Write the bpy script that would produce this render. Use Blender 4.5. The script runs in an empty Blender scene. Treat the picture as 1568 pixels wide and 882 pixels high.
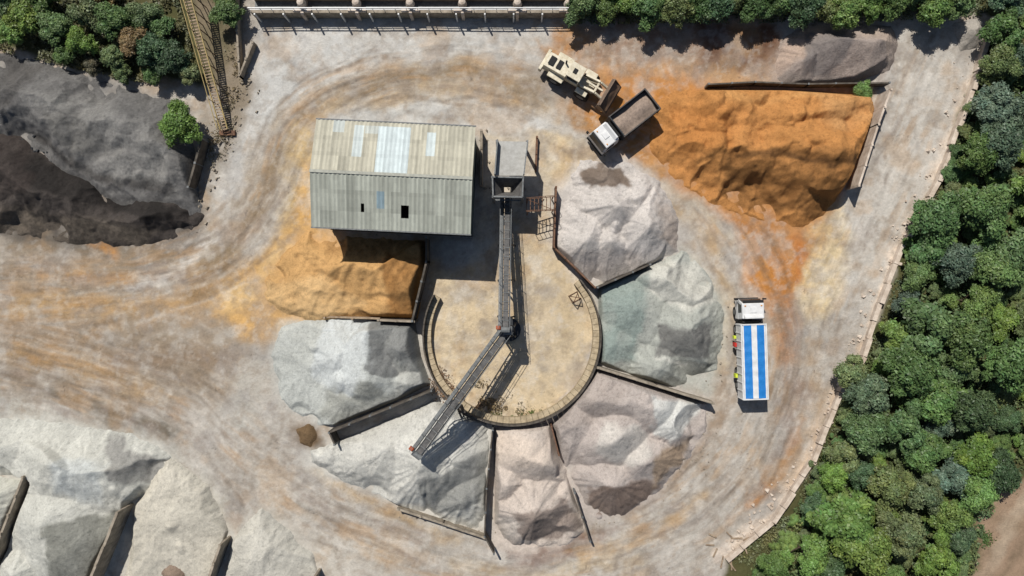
import bpy, math, random
import numpy as np
from mathutils import Vector, Matrix
random.seed(7); rng=np.random.default_rng(7)
S=15.0; CX,CY=784.0,441.0; H=75.0
# map sheet units (1/15 m) -> metres
def G(u,v): return ((u-CX)/S,(CY-v)/S)
def P(u,v,z):
    k=(H-z)/H
    return Vector(((u-CX)/S*k,(CY-v)/S*k,z))
scene=bpy.context.scene
EXPO=1.29
def lin(c,f=1.0/EXPO):
    c=np.array(c,dtype=float)/255
    l=np.where(c<=0.04045,c/12.92,((c+0.055)/1.055)**2.4)
    return l*f
# ------------------------------------------------------------ noise
def h2(ix,iy,seed):
    n=(ix.astype(np.int64)*374761393+iy.astype(np.int64)*668265263+seed*1442695041)&0xFFFFFFFF
    n=((n^(n>>13))*1274126177)&0xFFFFFFFF
    n=(n^(n>>16))&0xFFFFFF
    return (n/float(0xFFFFFF)).astype(np.float32)
def vn(x,y,seed=0):
    ix=np.floor(x);iy=np.floor(y);fx=x-ix;fy=y-iy
    ix=ix.astype(np.int64);iy=iy.astype(np.int64)
    fx=fx*fx*fx*(fx*(fx*6-15)+10);fy=fy*fy*fy*(fy*(fy*6-15)+10)
    a=h2(ix,iy,seed);b=h2(ix+1,iy,seed);c=h2(ix,iy+1,seed);d=h2(ix+1,iy+1,seed)
    return (a*(1-fx)+b*fx)*(1-fy)+(c*(1-fx)+d*fx)*fy
def fbm(x,y,sc,oct=4,seed=0,g=0.5):
    t=0;a=1;s=0;f=1.0/sc
    ca,sa=math.cos(0.6),math.sin(0.6)
    for o in range(oct):
        t=t+a*vn(x*f+17.3*o,y*f-9.1*o,seed+o*13);s+=a;a*=g;f*=2.03
        x,y=x*ca-y*sa,x*sa+y*ca
    return t/s*2-1
def sst(a,b,x):
    t=np.clip((x-a)/(b-a),0,1);return t*t*(3-2*t)
def sdf(U,V,poly):
    d=np.full(U.shape,1e9,dtype=np.float32);ins=np.zeros(U.shape,bool);n=len(poly)
    for i in range(n):
        ax,ay=poly[i];bx,by=poly[(i+1)%n]
        ex,ey=bx-ax,by-ay;wx,wy=U-ax,V-ay
        t=np.clip((wx*ex+wy*ey)/(ex*ex+ey*ey+1e-9),0,1)
        d=np.minimum(d,(wx-ex*t)**2+(wy-ey*t)**2)
        if ay!=by:
            c=((V>=ay)!=(V>=by))&(U<(bx-ax)*(V-ay)/(by-ay)+ax)
            ins^=c
    d=np.sqrt(d);return np.where(ins,-d,d)
def ldist(U,V,pts):
    d=np.full(U.shape,1e9,dtype=np.float32)
    for i in range(len(pts)-1):
        ax,ay=pts[i][:2];bx,by=pts[i+1][:2];ex,ey=bx-ax,by-ay;wx,wy=U-ax,V-ay
        t=np.clip((wx*ex+wy*ey)/(ex*ex+ey*ey+1e-9),0,1)
        d=np.minimum(d,(wx-ex*t)**2+(wy-ey*t)**2)
    return np.sqrt(d)
def catmull(p,n=6):
    out=[];q=[p[0]]+list(p)+[p[-1]]
    for i in range(1,len(q)-2):
        a,b,c,d=[np.array(x,float) for x in q[i-1:i+3]]
        for k in range(n):
            t=k/n
            out.append(tuple(0.5*((2*b)+(-a+c)*t+(2*a-5*b+4*c-d)*t*t+(-a+3*b-3*c+d)*t**3)))
    out.append(tuple(p[-1]));return out
def curvec(U,V,pts):
    best=np.full(U.shape,1e9,dtype=np.float32);sp=np.zeros(U.shape,np.float32);ss=np.zeros(U.shape,np.float32);s0=0
    for i in range(len(pts)-1):
        ax,ay=pts[i];bx,by=pts[i+1];ex,ey=bx-ax,by-ay;L=math.hypot(ex,ey)
        wx,wy=U-ax,V-ay;t=np.clip((wx*ex+wy*ey)/(L*L),0,1)
        d=np.sqrt((wx-ex*t)**2+(wy-ey*t)**2)
        sg=np.sign(ex*wy-ey*wx);m=d<best
        best=np.where(m,d,best);sp=np.where(m,d*sg,sp);ss=np.where(m,s0+t*L,ss);s0+=L
    return best,sp,ss
def paint(col,U,V,patches,seed=50):
    wu=U+14*fbm(U,V,60,3,seed)+6*fbm(U,V,13,3,seed+1)
    wv=V+14*fbm(U,V,60,3,seed+2)+6*fbm(U,V,13,3,seed+3)
    for k,pt in enumerate(patches):
        kind,pts,c,soft,st=pt[:5];brk=pt[5] if len(pt)>5 else 0.35
        wid=pt[6] if len(pt)>6 else 0
        a=np.array(pts)[:,:2];mg=soft+wid+25
        idx=np.nonzero((U>a[:,0].min()-mg)&(U<a[:,0].max()+mg)&(V>a[:,1].min()-mg)&(V<a[:,1].max()+mg))[0]
        if len(idx)==0: continue
        u,v=wu[idx],wv[idx]
        d=sdf(u,v,pts) if kind=='p' else ldist(u,v,pts)-wid
        m=sst(soft,-soft,d)*st
        m=m*np.clip(1-brk+brk*1.6*(fbm(u,v,28,4,seed+7*k)+0.5),0,1)
        m=m[:,None];col[idx]=col[idx]*(1-m)+lin(c)*m
    return col
def gz(U,V): return (0.12*fbm(U,V,160,3,301)).astype(np.float32)
# ------------------------------------------------------------ materials
def newmat(name):
    m=bpy.data.materials.new(name);m.use_nodes=True;nt=m.node_tree
    b=nt.nodes['Principled BSDF'];return m,nt,b
def N(nt,t,**k):
    n=nt.nodes.new(t)
    for a,v in k.items(): setattr(n,a,v)
    return n
def mat_vcol(name,fine=14,amp=0.3,bump=0.25,rough=0.95,bs=None):
    m,nt,b=newmat(name);L=nt.links
    at=N(nt,'ShaderNodeAttribute',attribute_name='Col')
    tc=N(nt,'ShaderNodeTexCoord')
    n1=N(nt,'ShaderNodeTexNoise');n1.inputs['Scale'].default_value=fine/4;n1.inputs['Detail'].default_value=8;n1.inputs['Roughness'].default_value=0.8
    L.new(tc.outputs['Object'],n1.inputs['Vector'])
    mr=N(nt,'ShaderNodeMapRange');mr.inputs[1].default_value=0.32;mr.inputs[2].default_value=0.68;mr.inputs[3].default_value=1-amp;mr.inputs[4].default_value=1+amp
    L.new(n1.outputs['Fac'],mr.inputs[0])
    vm=N(nt,'ShaderNodeVectorMath',operation='SCALE')
    L.new(at.outputs['Color'],vm.inputs[0]);L.new(mr.outputs[0],vm.inputs['Scale'])
    L.new(vm.outputs[0],b.inputs['Base Color'])
    b.inputs['Roughness'].default_value=rough;b.inputs['Specular IOR Level'].default_value=0.12
    n2=N(nt,'ShaderNodeTexNoise');n2.inputs['Scale'].default_value=bs or fine/4;n2.inputs['Detail'].default_value=10;n2.inputs['Roughness'].default_value=0.8
    L.new(tc.outputs['Object'],n2.inputs['Vector'])
    bp=N(nt,'ShaderNodeBump');bp.inputs['Strength'].default_value=1;bp.inputs['Distance'].default_value=bump
    L.new(n2.outputs['Fac'],bp.inputs['Height']);L.new(bp.outputs[0],b.inputs['Normal'])
    return m
def mat(name,c,rough=0.8,amp=0.2,sc=3,metal=0,c2=None,spec=0.3,bump=0.02):
    m,nt,b=newmat(name);L=nt.links
    tc=N(nt,'ShaderNodeTexCoord');n1=N(nt,'ShaderNodeTexNoise');n1.inputs['Scale'].default_value=sc;n1.inputs['Detail'].default_value=7;n1.inputs['Roughness'].default_value=0.68
    L.new(tc.outputs['Object'],n1.inputs['Vector'])
    cr=N(nt,'ShaderNodeValToRGB');l=lin(c)
    cr.color_ramp.elements[0].position=0.32;cr.color_ramp.elements[1].position=0.68
    lo=lin(c2) if c2 is not None else l*(1-amp)
    hi=l if c2 is not None else np.clip(l*(1+amp),0,.9)
    cr.color_ramp.elements[0].color=(*lo,1);cr.color_ramp.elements[1].color=(*hi,1)
    L.new(n1.outputs['Fac'],cr.inputs[0]);L.new(cr.outputs[0],b.inputs['Base Color'])
    b.inputs['Roughness'].default_value=rough;b.inputs['Metallic'].default_value=metal;b.inputs['Specular IOR Level'].default_value=spec
    if bump:
        bp=N(nt,'ShaderNodeBump');bp.inputs['Distance'].default_value=bump;n2=N(nt,'ShaderNodeTexNoise');n2.inputs['Scale'].default_value=sc*6;n2.inputs['Detail'].default_value=6
        L.new(tc.outputs['Object'],n2.inputs['Vector']);L.new(n2.outputs['Fac'],bp.inputs['Height']);L.new(bp.outputs[0],b.inputs['Normal'])
    return m
M_ground=mat_vcol('quarry_ground',16,0.15,0.10)
M_pile=mat_vcol('loose_aggregate',26,0.22,0.13,bs=6.5)
M_rough=mat_vcol('coarse_aggregate',16,0.24,0.24,bs=3.2)
M_conc=mat('weathered_concrete',(180,168,150),0.9,c2=(122,112,98),sc=1.5)
M_cdark=mat('dark_concrete',(112,104,94),0.9,c2=(62,58,53),sc=1.5)
M_cpale=mat('pale_concrete',(228,214,198),0.9,c2=(178,160,142),sc=1.2)
M_steel=mat('grey_steel',(135,138,138),0.55,c2=(88,90,90),sc=4,metal=0.0)
M_dsteel=mat('dark_steel',(60,64,68),0.6,c2=(38,40,43),sc=4)
M_rust=mat('rusty_steel',(140,105,82),0.85,c2=(88,66,54),sc=4)
M_belt=mat('conveyor_belt',(112,110,108),0.8,c2=(70,70,70),sc=2.5)
M_yel=mat('yellow_paint',(205,182,120),0.6,c2=(160,140,98),sc=3)
M_cream=mat('cream_machine_paint',(232,224,202),0.5,c2=(190,178,150),sc=2.5)
M_white=mat('white_vehicle_paint',(236,236,234),0.35,c2=(212,212,210),sc=2,bump=0)
M_blue=mat('blue_tarpaulin',(46,136,210),0.5,c2=(28,114,188),sc=2)
M_tyre=mat('tyre_rubber',(45,43,41),0.9,c2=(30,29,28))
M_glass=mat('dark_glass',(30,36,42),0.12,amp=0.1,spec=0.6,bump=0)
M_black=mat('matt_black',(38,38,38),0.8)
M_load=mat('sand_load',(150,120,95),0.95,c2=(118,95,78),sc=3,bump=0.05)
M_gload=mat('gravel_load',(178,158,142),0.95,c2=(135,120,108),sc=4,bump=0.05)
M_red=mat('red_paint',(200,45,35),0.5)
M_hiv=mat('hi_vis_yellow',(205,220,60),0.6)
M_wallgreen=mat('green_cladding',(92,112,112),0.7,c2=(62,82,84),sc=1)
M_bark=mat('bark',(95,82,66),0.95,c2=(60,52,42),sc=4)
M_wood=mat('old_timber',(185,165,140),0.9,c2=(120,100,80),sc=3)
def mat_leaf(name):
    m,nt,b=newmat(name);L=nt.links
    at=N(nt,'ShaderNodeAttribute',attribute_name='Col');oi=N(nt,'ShaderNodeObjectInfo')
    vm=N(nt,'ShaderNodeVectorMath',operation='MULTIPLY');L.new(at.outputs['Color'],vm.inputs[0]);L.new(oi.outputs['Color'],vm.inputs[1])
    L.new(vm.outputs[0],b.inputs['Base Color']);b.inputs['Roughness'].default_value=0.5;b.inputs['Specular IOR Level'].default_value=0.4
    tr=N(nt,'ShaderNodeBsdfTranslucent');L.new(vm.outputs[0],tr.inputs['Color'])
    mx=N(nt,'ShaderNodeMixShader');mx.inputs[0].default_value=0.3
    L.new(b.outputs[0],mx.inputs[1]);L.new(tr.outputs[0],mx.inputs[2]);L.new(mx.outputs[0],nt.nodes['Material Output'].inputs['Surface'])
    return m
M_leaf=mat_leaf('foliage')
# ------------------------------------------------------------ mesh helpers
def npmesh(name,V,F,mats,cols=None,smooth=True,dom='POINT'):
    me=bpy.data.meshes.new(name);V=np.asarray(V,np.float32);F=np.asarray(F,np.int32);k=F.shape[1]
    me.vertices.add(len(V));me.vertices.foreach_set('co',V.ravel())
    me.loops.add(F.size);me.loops.foreach_set('vertex_index',F.ravel())
    me.polygons.add(len(F));me.polygons.foreach_set('loop_start',np.arange(0,F.size,k,dtype=np.int32))
    me.update(calc_edges=True)
    if smooth: me.polygons.foreach_set('use_smooth',np.ones(len(F),bool))
    if cols is not None:
        a=me.color_attributes.new('Col','FLOAT_COLOR',dom);n=len(V) if dom=='POINT' else F.size
        c=np.ones((n,4),np.float32);c[:,:3]=cols;a.data.foreach_set('color',c.ravel())
    for m in mats: me.materials.append(m)
    me.validate();return me
def addobj(name,me,parent=None):
    o=bpy.data.objects.new(name,me);scene.collection.objects.link(o)
    if parent: o.parent=parent
    return o
def empty(name,loc=(0,0,0),rz=0):
    o=bpy.data.objects.new(name,None);scene.collection.objects.link(o);o.location=loc;o.rotation_euler=(0,0,rz);o.empty_display_size=0.5;return o
class MB:
    def __init__(s): s.v=[];s.f=[]
    def prism(s,pts_bot,pts_top):
        n=len(pts_bot);b=len(s.v);s.v+= [tuple(p) for p in pts_bot]+[tuple(p) for p in pts_top]
        s.f.append([b+i for i in range(n)][::-1]);s.f.append([b+n+i for i in range(n)])
        for i in range(n): j=(i+1)%n;s.f.append([b+i,b+j,b+n+j,b+n+i])
        return s
    def box(s,x0,x1,y0,y1,z0,z1):
        return s.prism([(x0,y0,z0),(x1,y0,z0),(x1,y1,z0),(x0,y1,z0)],[(x0,y0,z1),(x1,y0,z1),(x1,y1,z1),(x0,y1,z1)])
    def beam(s,a,b,w,h=None):
        h=h or w;a=Vector(a);b=Vector(b);d=(b-a)
        if d.length<1e-6: return s
        d.normalize();up=Vector((0,0,1))
        if abs(d.z)>0.98: up=Vector((0,1,0))
        r=d.cross(up).normalized();u=r.cross(d).normalized()
        r=r*w/2;u=u*h/2
        return s.prism([a-r-u,a+r-u,a+r+u,a-r+u],[b-r-u,b+r-u,b+r+u,b-r+u])
    def cyl(s,a,b,r,r2=None,n=12):
        r2=r if r2 is None else r2;a=Vector(a);b=Vector(b);d=(b-a).normalized();up=Vector((0,0,1))
        if abs(d.z)>0.98: up=Vector((0,1,0))
        x=d.cross(up).normalized();y=x.cross(d).normalized()
        c=[(math.cos(2*math.pi*i/n),math.sin(2*math.pi*i/n)) for i in range(n)]
        return s.prism([a+x*p*r+y*q*r for p,q in c],[b+x*p*r2+y*q*r2 for p,q in c])
    def quad(s,*p):
        b=len(s.v);s.v+=[tuple(q) for q in p];s.f.append(list(range(b,b+len(p))));return s
    def obj(s,name,m,parent=None,bevel=0):
        me=bpy.data.meshes.new(name);me.from_pydata([tuple(v) for v in s.v],[],s.f);me.materials.append(m)
        import bmesh
        bm=bmesh.new();bm.from_mesh(me);bmesh.ops.recalc_face_normals(bm,faces=bm.faces);bm.to_mesh(me);bm.free()
        o=addobj(name,me,parent)
        if bevel:
            md=o.modifiers.new('bevel','BEVEL');md.width=bevel;md.segments=2;md.limit_method='ANGLE'
        return o
# ------------------------------------------------------------ WALL LINES (used to shape the heaps too)
WL=[('bay_wall',[(664,594),(512,656),(520,674)],2.2,0.16,'d'),
('bay_wall',[(755,653),(746,740),(743,812),(757,838)],1.9,0.14,'d'),
('bay_wall',[(843,648),(854,690)],2.0,0.14,'r'),
('bay_wall',[(878,748),(901,820)],1.7,0.14,'d'),
('bay_wall',[(912,560),(1000,587),(1084,613)],2.0,0.22,'c'),
('bay_wall',[(912,440),(990,406)],2.0,0.16,'d'),
('bay_wall',[(850,290),(847,380),(880,412),(908,440)],1.8,0.16,'r'),
('bay_wall',[(612,775),(680,797),(742,818)],1.1,0.22,'c'),
('bay_wall',[(657,366),(657,402),(636,490)],2.5,0.2,'d'),
('bay_wall',[(638,491),(585,489)],2.2,0.2,'c'),
('retaining_wall',[(1080,134),(1150,131),(1230,134),(1352,132)],1.3,0.16,'d'),
('retaining_wall',[(1344,148),(1325,200),(1296,290)],2.7,0.2,'p'),
('bay_wall',[(57,722),(2,862)],2.2,0.22,'c'),('bay_wall',[(203,772),(150,900)],2.9,0.26,'c'),('bay_wall',[(352,822),(325,900)],2.6,0.26,'c'),('bay_wall',[(490,872),(478,910)],2.4,0.26,'c'),
('retaining_wall',[(320,218),(300,290)],1.8,0.22,'d')]
ringpts=[(784+137*math.cos(math.radians(a)),514+137*math.sin(math.radians(a))) for a in range(-35,206,8)]
WLINES=[w[1] for w in WL]+[ringpts]
# ------------------------------------------------------------ HEAP DEFINITIONS
PD=[]
def pile(*a,**k): PD.append((a,k))
pile('gravel_pile',[(848,298),(880,248),(950,246),(1012,278),(1040,340),(1038,385),(990,408),(912,438),(880,415),(848,378)],
 [([(935,318)],3.5),([(985,352)],3.6),([(893,372)],3.0),([(915,277)],2.0),([(930,375)],2.8),([(965,300)],2.6)],(210,203,196),
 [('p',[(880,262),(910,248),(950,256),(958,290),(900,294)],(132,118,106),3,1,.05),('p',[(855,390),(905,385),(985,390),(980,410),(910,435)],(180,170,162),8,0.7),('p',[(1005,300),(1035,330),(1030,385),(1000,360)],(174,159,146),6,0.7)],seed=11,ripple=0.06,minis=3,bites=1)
pile('limestone_pile',[(916,442),(990,408),(1050,383),(1088,420),(1110,480),(1100,560),(1086,606),(1000,585),(917,556)],
 [([(1045,500),(1070,512)],3.3),([(1018,430),(1048,445)],2.5),([(965,475)],1.9,0.35),([(1005,560)],2.3),([(935,530)],1.7,.4)],(180,182,173),
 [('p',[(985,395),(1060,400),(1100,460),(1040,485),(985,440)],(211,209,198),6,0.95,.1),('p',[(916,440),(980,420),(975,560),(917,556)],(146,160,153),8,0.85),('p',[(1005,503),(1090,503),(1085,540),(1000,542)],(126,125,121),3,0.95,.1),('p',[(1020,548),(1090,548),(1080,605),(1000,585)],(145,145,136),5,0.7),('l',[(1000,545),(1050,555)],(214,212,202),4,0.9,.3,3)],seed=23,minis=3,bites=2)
pile('pink_gravel_pile',[(845,648),(912,562),(1000,590),(1082,618),(1082,660),(1055,700),(1012,752),(950,794),(905,802),(878,750),(855,690)],
 [([(945,655),(930,665)],3.6),([(910,600),(1000,618)],3.0),([(1035,642)],3.0),([(880,640)],2.4,.5),([(942,735)],2.8),([(990,700)],2.8)],(193,182,174),
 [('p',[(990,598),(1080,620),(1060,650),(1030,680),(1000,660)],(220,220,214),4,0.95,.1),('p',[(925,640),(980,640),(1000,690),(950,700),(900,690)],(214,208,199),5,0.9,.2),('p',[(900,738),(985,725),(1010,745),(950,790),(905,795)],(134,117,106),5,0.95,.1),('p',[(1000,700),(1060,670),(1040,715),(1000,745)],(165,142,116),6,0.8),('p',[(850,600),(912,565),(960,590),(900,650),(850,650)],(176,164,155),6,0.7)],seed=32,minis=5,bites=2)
pile('pink_gravel_pile',[(757,652),(842,648),(853,690),(876,750),(898,812),(860,836),(800,845),(757,834)],
 [([(800,690),(830,700)],3.1),([(815,772)],3.4),([(778,735)],2.5),([(862,800)],1.5)],(210,197,185),
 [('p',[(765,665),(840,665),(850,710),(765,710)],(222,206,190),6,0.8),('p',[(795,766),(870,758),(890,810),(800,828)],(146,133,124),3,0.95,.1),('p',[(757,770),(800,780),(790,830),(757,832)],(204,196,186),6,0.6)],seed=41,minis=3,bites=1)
pile('pale_gravel_pile',[(664,612),(752,652),(745,735),(742,814),(690,802),(612,774),(540,745),(478,708),(474,690),(524,672),(600,640)],
 [([(655,690)],4.4,.68),([(600,680)],3.2,.6),([(555,700)],2.2,.5),([(710,757)],2.6),([(695,645)],2.6),([(510,695)],1.2,.4)],(214,212,203),
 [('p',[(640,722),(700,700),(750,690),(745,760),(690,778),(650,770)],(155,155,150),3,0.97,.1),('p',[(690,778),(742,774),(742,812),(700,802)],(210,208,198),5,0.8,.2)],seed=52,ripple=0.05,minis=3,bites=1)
pile('soil_heap',[(455,658),(470,652),(485,656),(488,672),(475,684),(460,678)],[([(472,669)],0.5,.4)],(122,100,74),[],seed=57,na=0.1)
pile('grey_gravel_pile',[(548,487),(636,492),(645,545),(660,588),(600,618),(512,652),(474,650),(432,610),(415,545),(430,500),(520,480)],
 [([(572,495),(572,570)],3.5,0.62),([(622,528)],3.5),([(530,545)],2.4,.42),([(480,560)],1.4,.25),([(540,605)],2.2,.5),([(628,580)],2.6)],(200,202,195),
 [('p',[(572,470),(645,475),(660,560),(600,575),(572,565)],(140,141,138),2,1,.05),('p',[(610,550),(650,545),(664,592),(610,612)],(180,180,173),4,0.85,.2),('p',[(500,590),(570,580),(600,612),(520,655),(490,640)],(154,154,145),6,0.75,.2),('p',[(500,490),(572,490),(572,560),(540,600),(480,580)],(216,220,218),6,0.85,.2)],seed=61,minis=3,bites=2)
pile('sand_pile',[(505,362),(650,368),(656,400),(640,488),(560,486),(500,498),(440,482),(395,450),(425,400),(475,350)],
 [([(605,395),(630,440)],3.4,0.55),([(600,470)],2.2,.5),([(540,400)],2.4,0.38),([(500,440)],1.4,0.2),([(450,440)],.6,.12)],(212,168,112),
 [('p',[(590,385),(655,395),(640,488),(590,480)],(168,122,72),6,0.9,.3),('p',[(490,360),(600,370),(580,400),(500,390)],(150,112,70),10,0.6,.3),('p',[(395,440),(500,420),(560,470),(500,497),(440,482)],(222,188,138),10,0.7)],seed=71,na=0.45,minis=9,ripple=0.07,bites=3)  # second patch: the shed's shadow painted into the sand colour along its wall
pile('orange_sand_pile',[(1084,137),(1200,138),(1325,146),(1334,175),(1312,240),(1292,288),(1262,330),(1230,348),(1150,334),(1085,308),(1035,278),(998,235),(990,170),(1030,140)],
 [([(1120,180),(1200,195)],2.4,0.35),([(1220,185),(1270,180)],3.1,0.5),([(1290,215),(1265,265)],3.3,.66),([(1210,236),(1245,262)],4.4,.76),([(1130,232),(1165,250)],3.7,.7),([(1080,200)],1.7,.3),([(1300,160)],2.2,.6),([(1040,190)],0.9,.2)],(200,142,84),
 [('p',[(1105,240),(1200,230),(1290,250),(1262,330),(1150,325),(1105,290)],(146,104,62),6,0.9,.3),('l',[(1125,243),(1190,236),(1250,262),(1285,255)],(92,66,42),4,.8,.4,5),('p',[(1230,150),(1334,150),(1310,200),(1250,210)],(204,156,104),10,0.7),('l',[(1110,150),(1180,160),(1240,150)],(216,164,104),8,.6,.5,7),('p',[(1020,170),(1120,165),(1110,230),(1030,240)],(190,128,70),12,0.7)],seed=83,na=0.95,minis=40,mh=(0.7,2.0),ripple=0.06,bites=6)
pile('grey_stone_pile',[(1178,130),(1158,100),(1200,60),(1250,30),(1365,40),(1378,70),(1364,108),(1300,128)],
 [([(1270,70),(1320,80)],3.0,.6),([(1230,90)],2.2),([(1350,95)],1.6)],(170,156,146),
 [('p',[(1178,128),(1170,90),(1240,40),(1250,60),(1220,100)],(200,175,156),6,0.8),('p',[(1220,60),(1290,60),(1280,110),(1220,120)],(132,125,121),4,0.9,.1),('p',[(1310,60),(1365,50),(1350,100)],(186,168,152),6,0.7)],seed=91,minis=2)
pile('ballast_pile',[(1455,40),(1490,25),(1512,38),(1500,75),(1470,80)],[([(1485,48)],1.3,.5)],(175,168,158),[],seed=94,na=.3)
pile('dark_gravel_pile',[(-160,60),(0,78),(90,105),(200,135),(290,165),(300,250),(308,330),(250,345),(140,290),(60,240),(0,215),(-160,200)],
 [([(-80,120),(60,145),(150,170),(250,225)],3.2,.40),([(270,250)],2.8,.6),([(200,245)],2.6,.5),([(110,190)],3.2,.55)],(126,124,121),
 [('p',[(60,150),(180,150),(290,230),(280,300),(150,260)],(150,148,143),12,0.8,.3),('p',[(0,85),(70,105),(50,160),(0,185)],(96,93,90),10,0.8),('p',[(80,170),(150,190),(190,230),(120,240)],(110,108,104),8,.6),('l',[(60,215),(150,265),(270,295)],(66,62,59),6,0.7,.4,8)],seed=103,na=.6,minis=14,mh=(.4,1.2),ripple=0.05,bites=4,rough=1)
pile('black_coal_pile',[(-160,185),(0,192),(40,215),(75,240),(120,265),(200,292),(275,298),(312,330),(290,358),(220,378),(120,372),(0,360),(-160,350)],
 [([(-80,240),(40,245),(90,275)],3.6,.66),([(150,305),(250,320)],3.0,.7),([(280,328)],1.9),([(20,320)],1.6,.4),([(120,340)],1.2,.4)],(82,76,72),
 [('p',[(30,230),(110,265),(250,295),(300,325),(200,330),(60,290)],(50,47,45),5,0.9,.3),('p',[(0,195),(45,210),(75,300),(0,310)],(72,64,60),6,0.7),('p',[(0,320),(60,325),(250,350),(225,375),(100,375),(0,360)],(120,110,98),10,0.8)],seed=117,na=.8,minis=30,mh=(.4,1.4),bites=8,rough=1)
pile('pale_gravel_pile',[(-160,635),(90,645),(200,664),(266,698),(250,738),(203,768),(165,850),(148,895),(130,950),(10,950),(5,860),(54,735),(-160,700)],
 [([(100,695),(150,705),(205,698)],3.6,.5),([(90,790),(115,835)],3.4,.55),([(40,870)],2.6),([(20,680)],2.0,.35)],(208,207,197),
 [('p',[(170,670),(262,700),(240,735),(190,720)],(150,148,143),4,0.85,.2),('p',[(100,785),(195,772),(155,880),(90,880)],(140,140,131),4,0.95,.1),('p',[(110,690),(180,700),(170,760),(100,740)],(202,208,208),8,0.6)],seed=123,minis=4,bites=1)
pile('pale_gravel_pile',[(-160,725),(50,735),(2,858),(-20,900),(-160,950)],[([(-20,770)],3.2,.45)],(202,201,189),[],seed=129)
pile('buff_gravel_pile',[(210,770),(258,700),(320,745),(350,812),(322,895),(190,900)],[([(262,790)],1.5,.16),([(270,745)],1.1,.2)],(207,201,186),[],seed=133,minis=2)
pile('brown_gravel_pile',[(225,852),(258,842),(302,850),(310,900),(218,900)],[([(265,872)],1.5)],(150,132,116),[],seed=137,na=.2)
pile('pale_gravel_pile',[(357,825),(400,775),(480,850),(492,900),(340,900)],[([(400,840)],1.4,.2)],(204,200,188),[],seed=139)
# ------------------------------------------------------------ GROUND
fx=np.arange(-58,58.01,0.115);fy=np.arange(-33.5,33.51,0.115)
xs=np.concatenate([[-700,-400,-250,-160,-110,-85,-70,-62],fx,[62,70,85,110,160,250,400,700]])
ys=np.concatenate([[-700,-400,-250,-160,-110,-80,-60,-45,-38],fy,[38,45,60,80,110,160,250,400,700]])
XX,YY=np.meshgrid(xs,ys);X=XX.ravel().astype(np.float32);Y=YY.ravel().astype(np.float32)
U=X*S+CX;V=CY-Y*S
ring=catmull([(-60,520),(150,565),(300,625),(400,705),(520,775),(660,830),(800,852),(950,830),(1080,750),(1160,640),(1185,520),(1140,390),(1050,280),(920,190),(800,130),(660,115),(540,140),(450,200),(400,320),(300,410),(150,440),(-60,450)],5)
road2=catmull([(1450,50),(1400,180),(1330,330),(1265,480),(1235,620),(1150,770),(1000,880)],5)
west=catmull([(-60,560),(100,590),(250,670),(350,790),(430,900)],5)
col=np.zeros((len(X),3),np.float32)
big=fbm(U,V,120,5,11)
t=(big*0.5+0.5)[:,None]
col[:]=lin((170,162,151))*(1-t)+lin((199,192,181))*t
site=[(-200,60),(0,70),(120,110),(330,135),(360,95),(372,-60),(880,-60),(880,30),(1500,20),(1518,30),(1480,140),(1430,280),(1375,375),(1365,430),(1320,545),(1285,600),(1240,710),(1180,800),(1110,860),(1080,960),(-300,960)]
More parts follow.
